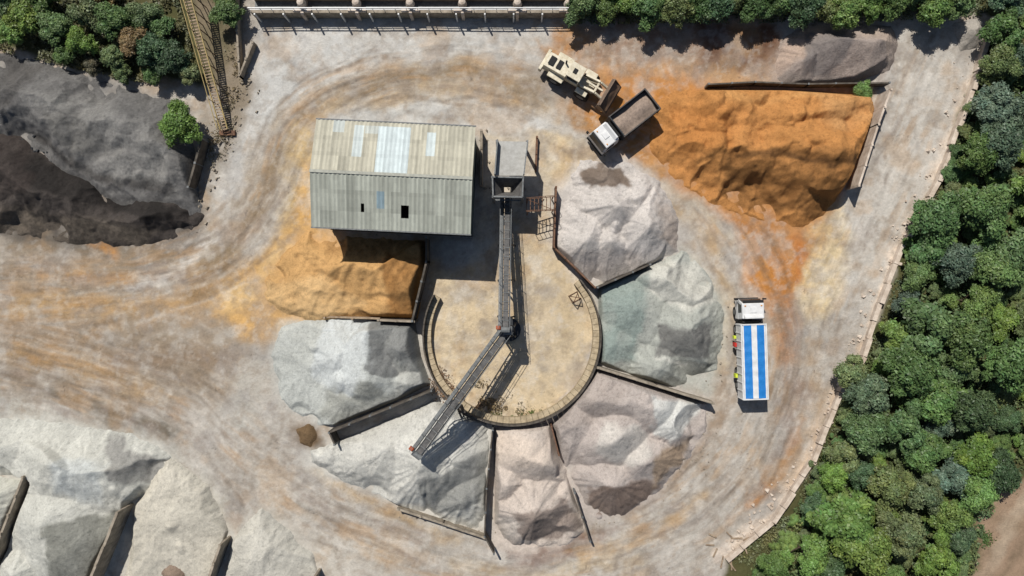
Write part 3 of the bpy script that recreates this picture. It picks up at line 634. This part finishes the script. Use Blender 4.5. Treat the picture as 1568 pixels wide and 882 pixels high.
# ------------------------------------------------------------ top loading wall
lw=empty('loading_bay_wall')
mb=MB();x0,y0=G(392,26);x1,_=G(878,26)
mb.box(x0,x1,y0-.15,y0+.15,-.2,1.5);mb.obj('wall',M_conc,lw,.03)
mb=MB();mb.box(x0,x1,y0+1.5,y0+1.8,-.2,1.2);mb.obj('rear_wall',M_conc,lw,.03)
mb=MB();mb.box(x0,x1,y0+.17,y0+1.48,-.1,.3);mb.box(x0,x1,y0+1.82,y0+5,-.1,.5);mb.obj('bay_floor',M_steel,lw)
mb=MB();rl=MB();tk=MB()
for k,uu in enumerate((470,552,632,710,792,868)):
    x=G(uu,0)[0]
    mb.box(x-.16,x+.16,y0-.4,y0+1.9,-.2,1.8)
    tk.cyl((x,y0+.6,1.8),(x,y0+.6,2.5),.46,.34,16);tk.cyl((x,y0+1.3,1.8),(x,y0+1.3,2.3),.36,.36,16);tk.cyl((x,y0+.6,2.5),(x,y0+.6,2.62),.34,.12,16)
    mb.beam((x-.9,y0+.02,1.65),(x+.9,y0+.02,1.65),.34,.25)
for k in range(30):
    x=x0+(x1-x0)*k/29;rl.beam((x,y0+.02,1.5),(x,y0+.02,2.4),.05)
rl.beam((x0,y0+.02,2.4),(x1,y0+.02,2.4),.09);rl.beam((x0,y0+.02,1.95),(x1,y0+.02,1.95),.06)
for k in range(12):
    x=x0+.6+(x1-x0-1)*k/11;rl.beam((x,y0-.5,0),(x,y0-.5,2.2),.14)
mb.obj('piers',M_cpale,lw,.03);rl.obj('railing',M_white,lw);tk.obj('caps',M_cpale,lw,.03)
# ------------------------------------------------------------ VEHICLES
def wheels(e,axles,y,r=.5,w=.34,dual=()):
    t=MB();h=MB()
    for x in axles:
        for s in (-1,1):
            ww=w*1.7 if x in dual else w
            t.cyl((x,s*y,r),(x,s*(y-ww),r),r,n=22);h.cyl((x,s*(y+.01),r),(x,s*(y-.08),r),r*.52,n=14)
    t.obj('tyres',M_tyre,e,.05);h.obj('hubs',M_steel,e)
def cab(e,xf,wd=2.35,ln=2.0,z0=.75,z1=2.85,m=M_white,accent=None):
    b=MB();hw=wd/2
    b.prism([(xf-ln,-hw,z0),(xf,-hw,z0),(xf,hw,z0),(xf-ln,hw,z0)],[(xf-ln,-hw,1.7),(xf-.02,-hw,1.7),(xf-.02,hw,1.7),(xf-ln,hw,1.7)])
    b.prism([(xf-ln,-hw,1.7),(xf-.02,-hw,1.7),(xf-.02,hw,1.7),(xf-ln,hw,1.7)],[(xf-ln+.08,-hw+.1,z1),(xf-.4,-hw+.1,z1),(xf-.4,hw-.1,z1),(xf-ln+.08,hw-.1,z1)])
    b.obj('cab_shell',m,e,.08)
    g=MB();g.prism([(xf-.03,-hw+.12,1.75),(xf+.01,-hw+.12,1.75),(xf+.01,hw-.12,1.75),(xf-.03,hw-.12,1.75)],[(xf-.38,-hw+.22,z1-.12),(xf-.33,-hw+.22,z1-.12),(xf-.33,hw-.22,z1-.12),(xf-.38,hw-.22,z1-.12)])
    for s in (-1,1):
        g.prism([(xf-1.35,s*(hw-.02),1.8),(xf-.35,s*(hw-.02),1.8),(xf-.35,s*(hw+.012),1.8),(xf-1.35,s*(hw+.012),1.8)],[(xf-1.3,s*(hw-.1),z1-.25),(xf-.55,s*(hw-.1),z1-.25),(xf-.55,s*(hw-.06),z1-.25),(xf-1.3,s*(hw-.06),z1-.25)])
    g.obj('windows',M_glass,e)
    k=MB();k.box(xf-.36,xf-.1,-hw+.15,hw-.15,z1-.02,z1+.04)
    k.box(xf-.05,xf+.1,-hw,hw,z0-.3,z0+.1)
    for s in (-1,1): k.box(xf-.1,xf+.05,s*(hw+.22)-.12,s*(hw+.22)+.12,1.7,2.3);k.beam((xf-.1,s*hw,2.25),(xf,s*(hw+.22),2.25),.05)
    k.box(xf-ln-.35,xf-ln-.12,-.9,.9,1,2.4)
    k.obj('visor_mirrors_bumper',M_black,e,.02)
    r_=MB();r_.box(xf-1.35,xf-.8,-.32,.32,z1,z1+.07);r_.prism([(xf-ln+.1,-.95,z1),(xf-ln+.55,-.95,z1),(xf-ln+.55,.95,z1),(xf-ln+.1,.95,z1)],[(xf-ln+.1,-.9,z1+.3),(xf-ln+.25,-.9,z1+.3),(xf-ln+.25,.9,z1+.3),(xf-ln+.1,.9,z1+.3)]);r_.obj('hatch_and_deflector',m,e,.02)
    l=MB();
    for s in (-1,1): l.box(xf-.7,xf-.6,s*.8-.08,s*.8+.08,z1,z1+.1)
    l.obj('beacons',mat('amber_lens',(230,150,40),.3),e,.03)
def tipper(name,loc,rz,L=9.8,striped=False,cabm=M_white):
    e=empty(name,loc,rz);hx=L/2
    c=MB();c.box(-hx+.3,hx-.4,-.45,.45,.75,1.0)
    c.box(-.4,hx-2.4,-1.15,-.6,.55,1.05);c.box(-.4,hx-2.4,.6,1.15,.55,1.05);c.obj('chassis_and_tanks',M_black,e,.03)
    if L>9: ax=[hx-1.3,hx-3.1,-hx+2.5,-hx+1.2]
    else: ax=[hx-1.2,-hx+2.2,-hx+1.0]
    wheels(e,ax,1.2,.52,.32,ax[-2:])
    cab(e,hx,m=cabm)
    bx1=hx-2.45;bx0=-hx;hw=1.24;zb,zt=1.15,2.75
    b=MB();b.box(bx0,bx1,-hw,hw,zb-.08,zb)
    b.box(bx0,bx1,-hw,-hw+.09,zb,zt);b.box(bx0,bx1,hw-.09,hw,zb,zt);b.box(bx0,bx0+.09,-hw+.09,hw-.09,zb,zt);b.box(bx1-.12,bx1,-hw+.09,hw-.09,zb,zt+.15)
    nr=int((bx1-bx0)/.75)
    for k in range(nr+1):
        x=bx0+.06+(bx1-bx0-.12)*k/nr
        for s in (-1,1): b.box(x-.05,x+.05,min(s*hw,s*(hw+.07)),max(s*hw,s*(hw+.07)),zb-.05,zt-.02)
    b.obj('tipper_body',M_white if striped else M_dsteel,e,.02)
    rm=MB()
    for s in (-1,1): rm.box(bx0-.02,bx1+.02,s*(hw-.02)-.06,s*(hw-.02)+.06,zt,zt+.09)
    rm.box(bx0-.03,bx0+.12,-hw+.06,hw-.06,zt+.001,zt+.091)
    rm.obj('body_rim',M_white if striped else mat('body_rim_paint',(90,86,82),.6,c2=(60,56,54)),e,.02)
    if striped:
        bands=[(-1.14,-1.0,M_white),(-1.0,-.27,M_blue),(-.27,.27,M_white),(.27,1.0,M_blue),(1.0,1.14,M_white)]
        for i,(y0_,y1_,m) in enumerate(bands):
            t=MB();n=44
            for k in range(n):
                xa=bx0+.13+(bx1-bx0-.26)*k/n;xb=bx0+.13+(bx1-bx0-.26)*(k+1)/n
                zf=lambda x,y: zt+.14-.08*(y/1.14)**2+.012*math.cos((x-bx0)*2*math.pi/.95)+.008*math.sin(x*5+y*4)
                ym=(y0_+y1_)/2
                t.quad((xa,y0_,zf(xa,y0_)),(xb,y0_,zf(xb,y0_)),(xb,ym,zf(xb,ym)),(xa,ym,zf(xa,ym)));t.quad((xa,ym,zf(xa,ym)),(xb,ym,zf(xb,ym)),(xb,y1_,zf(xb,y1_)),(xa,y1_,zf(xa,y1_)))
            t.obj('sheet_band',m,e)
        t=MB();t.box(0.2,.6,hw+.1,hw+.32,.9,1.6);t.obj('side_locker',M_red,e,.02)
        t=MB();t.box(-2.9,-2.5,hw+.1,hw+.32,.9,1.6);t.box(1.0,1.3,hw+.1,hw+.32,.9,1.5);t.obj('side_marker',M_hiv,e,.02)
    else:
        gx,gy=24,10;v=[];f=[]
        for j in range(gy+1):
            for i in range(gx+1):
                x=bx0+.1+(bx1-bx0-.23)*i/gx;y=-hw+.1+(2*hw-.2)*j/gy
                v.append((x,y,zb+.85+.55*math.exp(-((y/.8)**2))*(.75+.3*math.sin(x*2.1))+.05*random.random()))
        for j in range(gy):
            for i in range(gx): q=j*(gx+1)+i;f.append((q,q+1,q+gx+2,q+gx+1))
        addobj('load',npmesh('load',v,f,[M_gload]),e)
    return e
def ang(du,dv): return math.atan2(-dv,du)
p=P(1151,534,2.0);tipper('striped_tipper_truck',(p.x,p.y,0.02),ang(-.03,-1),9.9,True)
p=P(955,187,2.0);tipper('tipper_truck',(p.x,p.y,0.02),ang(-64,50),7.0,False)
p=P(880,116,1.8);ld=empty('wheel_loader',(p.x,p.y,0.02),ang(84,50))
wheels(ld,[-1.65,1.5],1.35,.8,.6)
b=MB();b.prism([(-3.3,-.85,1.0),(-.7,-.85,1.0),(-.7,.85,1.0),(-3.3,.85,1.0)],[(-3.2,-.75,2.15),(-.7,-.8,2.45),(-.7,.8,2.45),(-3.2,.75,2.15)])
b.box(-3.55,-3.25,-1.15,1.15,.7,1.5)
b.box(.5,2.3,-.5,.5,.8,1.7)
for s in (-1,1):
    b.box(-2.45,-.75,s*1.05-.32,s*1.05+.32,1.66,1.76);b.box(.75,2.0,s*1.05-.28,s*1.05+.28,1.66,1.76)
b.obj('engine_body_and_fenders',M_cream,ld,.08)
b=MB();b.box(-.68,.72,-.72,.72,1.1,1.9);b.box(-.72,.8,-.78,.78,3.1,3.25)
for x in (-.62,.66):
    for y in (-.66,.66): b.beam((x,y,1.9),(x,y,3.1),.1)
b.obj('cab_frame',M_cream,ld,.04)
b=MB();b.box(-.6,.64,-.64,.64,1.9,3.08);b.obj('cab_glass',M_glass,ld)
b=MB();b.box(-2.9,-2.3,-.45,.45,2.3,2.4);b.box(-2.0,-1.5,-.45,.45,2.36,2.46);b.cyl((-1.3,.45,2.3),(-1.3,.45,3.1),.09);b.box(-.25,.15,-.25,.25,3.25,3.34);b.obj('grille_and_exhaust',M_black,ld,.02)
b=MB()
for s in (-1,1):
    b.beam((1.0,s*.6,1.9),(2.6,s*.6,2.3),.2,.42);b.beam((2.6,s*.6,2.3),(3.5,s*.6,1.7),.2,.36);b.beam((1.2,s*.35,1.5),(2.5,s*.45,2.1),.14)
b.beam((1.3,0,2.2),(3.2,0,2.2),.18,.25);b.beam((2.5,-.6,2.2),(2.5,.6,2.2),.22);b.obj('lift_arms',M_cream,ld,.03)
prof=[(4.6,1.35),(3.85,1.2),(3.5,1.45),(3.4,1.9),(3.55,2.4),(3.75,2.55)]
b=MB();w2=1.5
for i in range(len(prof)-1):
    a,c=prof[i],prof[i+1];b.beam((( a[0]+c[0])/2,-w2,(a[1]+c[1])/2),((a[0]+c[0])/2,w2,(a[1]+c[1])/2),math.hypot(a[0]-c[0],a[1]-c[1]) if i==0 else .14, .1 if i==0 else .62)
for s in (-1,1): b.prism([(x,s*w2-.04,zq) for x,zq in prof],[(x,s*w2+.04,zq) for x,zq in prof])
b.obj('bucket',mat('worn_bucket',(140,118,98),.6,c2=(95,80,68)),ld)
v=[];f=[]
for j in range(9):
    for i in range(9):
        x=3.55+.95*i/8;y=-1.42+2.84*j/8;v.append((x,y,1.6+.8*(1-i/8)+.35*math.exp(-(y/.9)**2)*math.sin(math.pi*min(1,(i+2)/9))))
for j in range(8):
    for i in range(8): q=j*9+i;f.append((q,q+1,q+10,q+9))
addobj('bucket_load',npmesh('bucket_load',v,f,[M_load]),ld)
# ------------------------------------------------------------ small clutter
mb=MB();rr=random.Random(3)
for k in range(11):
    x,y=G(1075+rr.uniform(0,70),820+rr.uniform(0,60));a=rr.uniform(0,3.1);L=rr.uniform(.5,1.3)
    mb.beam((x,y,.1+.02*k),(x+L*math.cos(a),y+L*math.sin(a),.12+.02*k),.13,.08)
mb.obj('timber_offcuts',M_wood)
def boulders(name,pts,n,spread,smin,smax,m):
    mb=MB();
    for k in range(n):
        t=rr.random()*(len(pts)-1);i=int(t);f=t-i
        u=pts[i][0]*(1-f)+pts[i+1][0]*f+rr.gauss(0,spread);v=pts[i][1]*(1-f)+pts[i+1][1]*f+rr.gauss(0,spread)
        x,y=G(u,v);s=rr.uniform(smin,smax);c=[(math.cos(a+rr.random()),math.sin(a+rr.random())) for a in (0,1.4,2.8,4.2)]
        mb.prism([(x+p*s,y+q*s,-.05) for p,q in c],[(x+p*s*.6+rr.uniform(-.2,.2)*s,y+q*s*.6,s*rr.uniform(.5,1.1)) for p,q in c])
    return mb.obj(name,m)
boulders('scattered_rocks',[(1500,40),(1370,375),(1310,540),(1240,700),(1110,850)],160,9,.08,.28,M_cpale)
boulders('scattered_rocks',[(380,120),(340,240),(300,340)],60,10,.08,.25,M_conc)
boulders('scattered_rocks',[(990,410),(1100,470),(1080,700),(900,830),(600,790)],120,12,.05,.14,M_conc)
boulders('scattered_rocks',[(740,210),(740,290),(830,300)],30,6,.08,.22,M_conc)
boulders('scattered_rocks',[(0,210),(70,240),(150,275),(290,310)],120,7,.06,.24,M_dsteel)
# ------------------------------------------------------------ VEGETATION
def leafcloud(n,cen,rad,size,rs,flat=1.0,shell=0.5):
    k=rs.integers(0,len(cen),n);d=rs.normal(size=(n,3));d/=np.linalg.norm(d,axis=1)[:,None]
    d[:,2]=np.abs(d[:,2])*0.9+d[:,2]*0.1
    r=rad[k]*(shell+(1-shell)*rs.random(n)**.6)*(1+.18*rs.normal(size=n))
    p=cen[k]+d*r[:,None]*np.array([1,1,flat]);nrm=d*0.65+rs.normal(size=(n,3))*.45+np.array([0,.1,.4]);nrm/=np.linalg.norm(nrm,axis=1)[:,None]
    t=np.cross(nrm,rs.normal(size=(n,3)));t/=np.linalg.norm(t,axis=1)[:,None];b=np.cross(nrm,t)
    s=(size*(.6+.8*rs.random(n)))[:,None]
    V=np.stack([p-t*s,p-b*s*.55,p+t*s,p+b*s*.55],1).reshape(-1,3)
    F=np.arange(4*n).reshape(n,4);return V,F,k,d
def treemesh(name,seed,R=3.0,Hh=6.0,nl=34,nleaf=11000,size=.17):
    rs=np.random.default_rng(seed)
    cen=[];rad=[]
    off=rs.random(3)*6
    for i in range(nl):
        th=rs.random()*2*math.pi;ph=math.acos(1-1.15*rs.random())
        rr_=R*(.66+.2*math.sin(3*th+off[0])+.12*math.sin(5*th+off[1]))*(.5+.5*rs.random()**.5)
        cen.append((rr_*math.sin(ph)*math.cos(th),rr_*math.sin(ph)*math.sin(th),Hh*.55+Hh*.30*math.cos(ph)*(.8+.3*rs.random())));rad.append(R*rs.uniform(.12,.32))
    cen=np.array(cen);rad=np.array(rad)
    V,F,k,d=leafcloud(nleaf,cen,rad,size,rs,.85)
    lobe=rs.uniform(.78,1.22,nl)[k];lf=rs.uniform(.75,1.25,nleaf)
    hue=rs.normal(0,.045,nl)[k]+rs.normal(0,.04,nleaf)
    br=lobe*lf*(.75+.35*np.clip(d[:,2],0,1))  # lobe tops lightened in the leaf colour, imitating light from above
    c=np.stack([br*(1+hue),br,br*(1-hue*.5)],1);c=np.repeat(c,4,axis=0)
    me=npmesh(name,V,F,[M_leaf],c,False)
    mb=MB();mb.cyl((0,0,-.2),(0,0,Hh*.3),R*.085,R*.06,8);top=Vector((0,0,Hh*.3))
    for i in range(0,nl,2):
        q=Vector(cen[i]);mid=top.lerp(q,.5)+Vector((0,0,-.1*R));mb.cyl(top-Vector((0,0,.2)),mid,R*.035,R*.024,6);mb.cyl(mid,q,R*.024,R*.008,5)
    tm=bpy.data.meshes.new(name+'_trunk');tm.from_pydata([tuple(v) for v in mb.v],[],mb.f);tm.materials.append(M_bark)
    return me,tm
variants=[treemesh('crown_%d'%i,900+i,nl=34+6*(i%4),size=.14+.02*(i%3)) for i in range(8)]
BASE=dict(green=(.118,.19,.062),bright=(.165,.25,.062),dark=(.08,.13,.06),blue=(.105,.16,.095),olive=(.155,.195,.078),autumn=(.22,.16,.07),brown=(.18,.15,.085))
def tree(u,v,r,kind,hs=1.0,nm='broadleaf_tree'):
    i=rr.randrange(8);me,tm=variants[i];s=r/S/3.0
    z=min(6*s*hs*.75,7);p=P(u,v,z)
    e=empty(nm,(p.x,p.y,0),rr.uniform(0,6.28));e.scale=(s,s,s*hs)
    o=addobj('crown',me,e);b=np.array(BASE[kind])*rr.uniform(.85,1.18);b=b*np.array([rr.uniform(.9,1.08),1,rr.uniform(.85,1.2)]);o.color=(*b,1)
    addobj('trunk',tm,e)
vegp=[(1700,-40),(1530,-40),(1530,20),(1512,60),(1478,170),(1440,290),(1388,370),(1380,440),(1360,510),(1318,560),(1290,610),(1255,700),(1210,790),(1150,870),(1100,930),(1480,930),(1492,850),(1510,790),(1570,710),(1700,620)]
placed=[]
manual=[(1528,160,40,'blue'),(1540,215,42,'blue'),(1500,235,34,'green'),(1440,335,45,'green'),(1520,320,48,'green'),(1555,390,45,'green'),(1410,425,30,'green'),(1470,400,38,'blue'),(1525,420,45,'green'),(1430,500,52,'green'),(1400,570,48,'green'),(1490,520,45,'green'),(1440,610,42,'green'),(1555,560,45,'green'),(1330,660,38,'green'),(1280,730,28,'bright'),(1300,800,52,'bright'),(1370,750,40,'olive'),(1420,690,38,'green'),(1330,850,48,'bright'),(1240,850,38,'bright'),(1190,868,28,'bright'),(1385,820,38,'olive'),(1460,790,34,'bright'),(1440,860,38,'bright'),(1500,700,38,'bright'),(1310,570,30,'olive'),(1495,630,40,'dark')]
for t_ in manual: tree(*t_[:4],hs=rr.uniform(.8,1.1));placed.append(t_[:3])
def fill(poly,n,rmin,rmax,kinds,nm='broadleaf_tree',hs=(.7,1.0),gap=.6):
    a=np.array(poly);c=0
    for _ in range(n*30):
        if c>=n: break
        u,v=rr.uniform(a[:,0].min(),a[:,0].max()),rr.uniform(a[:,1].min(),a[:,1].max());r=rr.uniform(rmin,rmax)
        if sdf(np.array([u]),np.array([v]),poly)[0]>-r*.45: continue
        if any((u-x)**2+(v-y)**2<(gap*(r+q))**2 for x,y,q in placed): continue
        tree(u,v,r,rr.choice(kinds),rr.uniform(*hs),nm);placed.append((u,v,r));c+=1
fill(vegp,60,24,40,['green','green','olive','blue','bright','dark'])
fill(vegp,160,11,20,['bright','green','olive','green','green','olive','bright'],'shrub',(.5,.8),.58)
for u in range(895,1475,34): tree(u+rr.uniform(-8,8),rr.uniform(-6,14),rr.uniform(24,36),rr.choice(['green','olive','dark','green','bright']),1.05)
for u in range(900,1475,40): tree(u,-35,34,'green',1.1)
for (u,v,r,k) in [(30,20,34,'bright'),(80,40,30,'green'),(130,15,30,'olive'),(60,-10,30,'green'),(120,60,26,'bright'),(170,30,32,'green'),(200,60,28,'autumn'),(230,75,30,'dark'),(262,88,30,'dark'),(215,20,30,'olive'),(245,40,22,'green'),(10,45,26,'bright'),(170,85,22,'olive'),(286,112,20,'olive'),(95,80,20,'green'),(150,-15,30,'autumn'),(232,110,20,'green'),(345,15,28,'green'),(335,-20,28,'green'),(5,-5,28,'dark'),(140,100,16,'brown'),(185,112,16,'olive')]: tree(u,v,r,k,rr.uniform(.8,1.05))
tree(270,190,36,'bright',.9)
tree(1327,138,19,'bright',.9,'shrub')
def mass(name,poly,n,base,size=.13,h=(.1,.9),seed=1,line=None,spread=6):
    rs=np.random.default_rng(seed)
    if line is None:
        a=np.array(poly);U_=rs.uniform(a[:,0].min(),a[:,0].max(),n*3);V_=rs.uniform(a[:,1].min(),a[:,1].max(),n*3);k=sdf(U_,V_,poly)<0;U_,V_=U_[k][:n],V_[k][:n]
    else:
        t=rs.random(n)*(len(line)-1);i=t.astype(int);f=t-i;L=np.array(line,float)
        U_=L[i,0]*(1-f)+L[i+1,0]*f+rs.normal(0,spread,n);V_=L[i,1]*(1-f)+L[i+1,1]*f+rs.normal(0,spread,n)
    den=fbm(U_,V_,14,3,seed);k=den>-.15;U_,V_,den=U_[k],V_[k],den[k]
    n=len(U_);z=(h[0]+(h[1]-h[0])*rs.random(n)*(np.clip(den+.3,0.1,1)));p=np.stack([(U_-CX)/S,(CY-V_)/S,z],1)
    nr=rs.normal(size=(n,3))*.6+np.array([0,0,.8]);nr/=np.linalg.norm(nr,axis=1)[:,None];t=np.cross(nr,rs.normal(size=(n,3)));t/=np.linalg.norm(t,axis=1)[:,None];b=np.cross(nr,t);s=(size*(.5+rs.random(n)))[:,None]
    V=np.stack([p-t*s,p-b*s*.5,p+t*s,p+b*s*.5],1).reshape(-1,3);br=(.6+.8*rs.random(n))*(1+.5*den);hu=fbm(U_,V_,25,2,seed+5)*.2
    c=np.repeat(np.stack([br*(1+hu),br,br*(1-hu)],1),4,axis=0)
    o=addobj(name,npmesh(name,V,np.arange(4*n).reshape(n,4),[M_leaf],c,False));o.color=(*base,1);return o
mass('undergrowth',vegp,90000,(.125,.165,.065),.15,(.05,1.3),3)
mass('undergrowth',[(-40,-40),(265,-40),(310,135),(200,125),(90,100),(-40,70)],22000,(.14,.14,.07),.14,(.05,1.0),4)
mass('undergrowth',[(880,-40),(1520,-40),(1510,25),(1300,35),(880,38)],16000,(.12,.135,.065),.14,(.05,.8),5)
mass('hedge_scrub',None,9000,(.14,.155,.075),.12,(.05,.5),6,[(1526,40),(1498,140),(1453,280),(1400,375),(1376,465),(1338,545),(1304,605),(1263,715),(1203,800),(1138,860)],7)
mass('dry_weeds',None,2600,(.20,.13,.08),.09,(.1,.9),7,[(662,570),(680,595),(705,615),(735,625)],7)
mass('dry_weeds',None,1800,(.22,.17,.09),.08,(.1,.8),8,[(730,590),(750,620),(800,632)],9)
mass('green_weeds',None,900,(.10,.14,.04),.09,(.1,.6),9,[(738,636),(784,640),(835,632)],4)
mass('dry_weeds',None,1500,(.17,.14,.08),.10,(.05,.5),10,[(360,80),(350,180),(325,240)],9)
mass('green_weeds',None,500,(.10,.15,.04),.09,(.1,.5),12,[(1500,820),(1510,826)],6)
# ------------------------------------------------------------ LIGHT, SKY, CAMERA
el=math.radians(56);sd=Vector((-.45,.89,0)).normalized();sunv=Vector((sd.x*math.cos(el),sd.y*math.cos(el),math.sin(el)))
su=bpy.data.lights.new('sun','SUN');su.energy=5.0;su.angle=math.radians(.5);su.color=(1,.96,.90)
so=bpy.data.objects.new('sun',su);scene.collection.objects.link(so);so.rotation_euler=sunv.to_track_quat('Z','Y').to_euler();so.location=(0,0,60)
w=bpy.data.worlds.new('World');scene.world=w;w.use_nodes=True;nt=w.node_tree
sk=nt.nodes.new('ShaderNodeTexSky');sk.sky_type='NISHITA';sk.sun_disc=False;sk.sun_elevation=el;sk.sun_rotation=math.atan2(sd.x,sd.y)
bg=nt.nodes['Background'];bg.inputs['Strength'].default_value=.066;nt.links.new(sk.outputs[0],bg.inputs[0])
cd=bpy.data.cameras.new('camera');co=bpy.data.objects.new('camera',cd);scene.collection.objects.link(co)
co.location=(0,0,H);co.rotation_euler=(0,0,0);cd.sensor_width=36;cd.lens=18*H/(784/S);cd.clip_end=2000;cd.clip_start=.5
scene.camera=co
scene.view_settings.view_transform='Standard';scene.view_settings.look='None';scene.view_settings.exposure=0
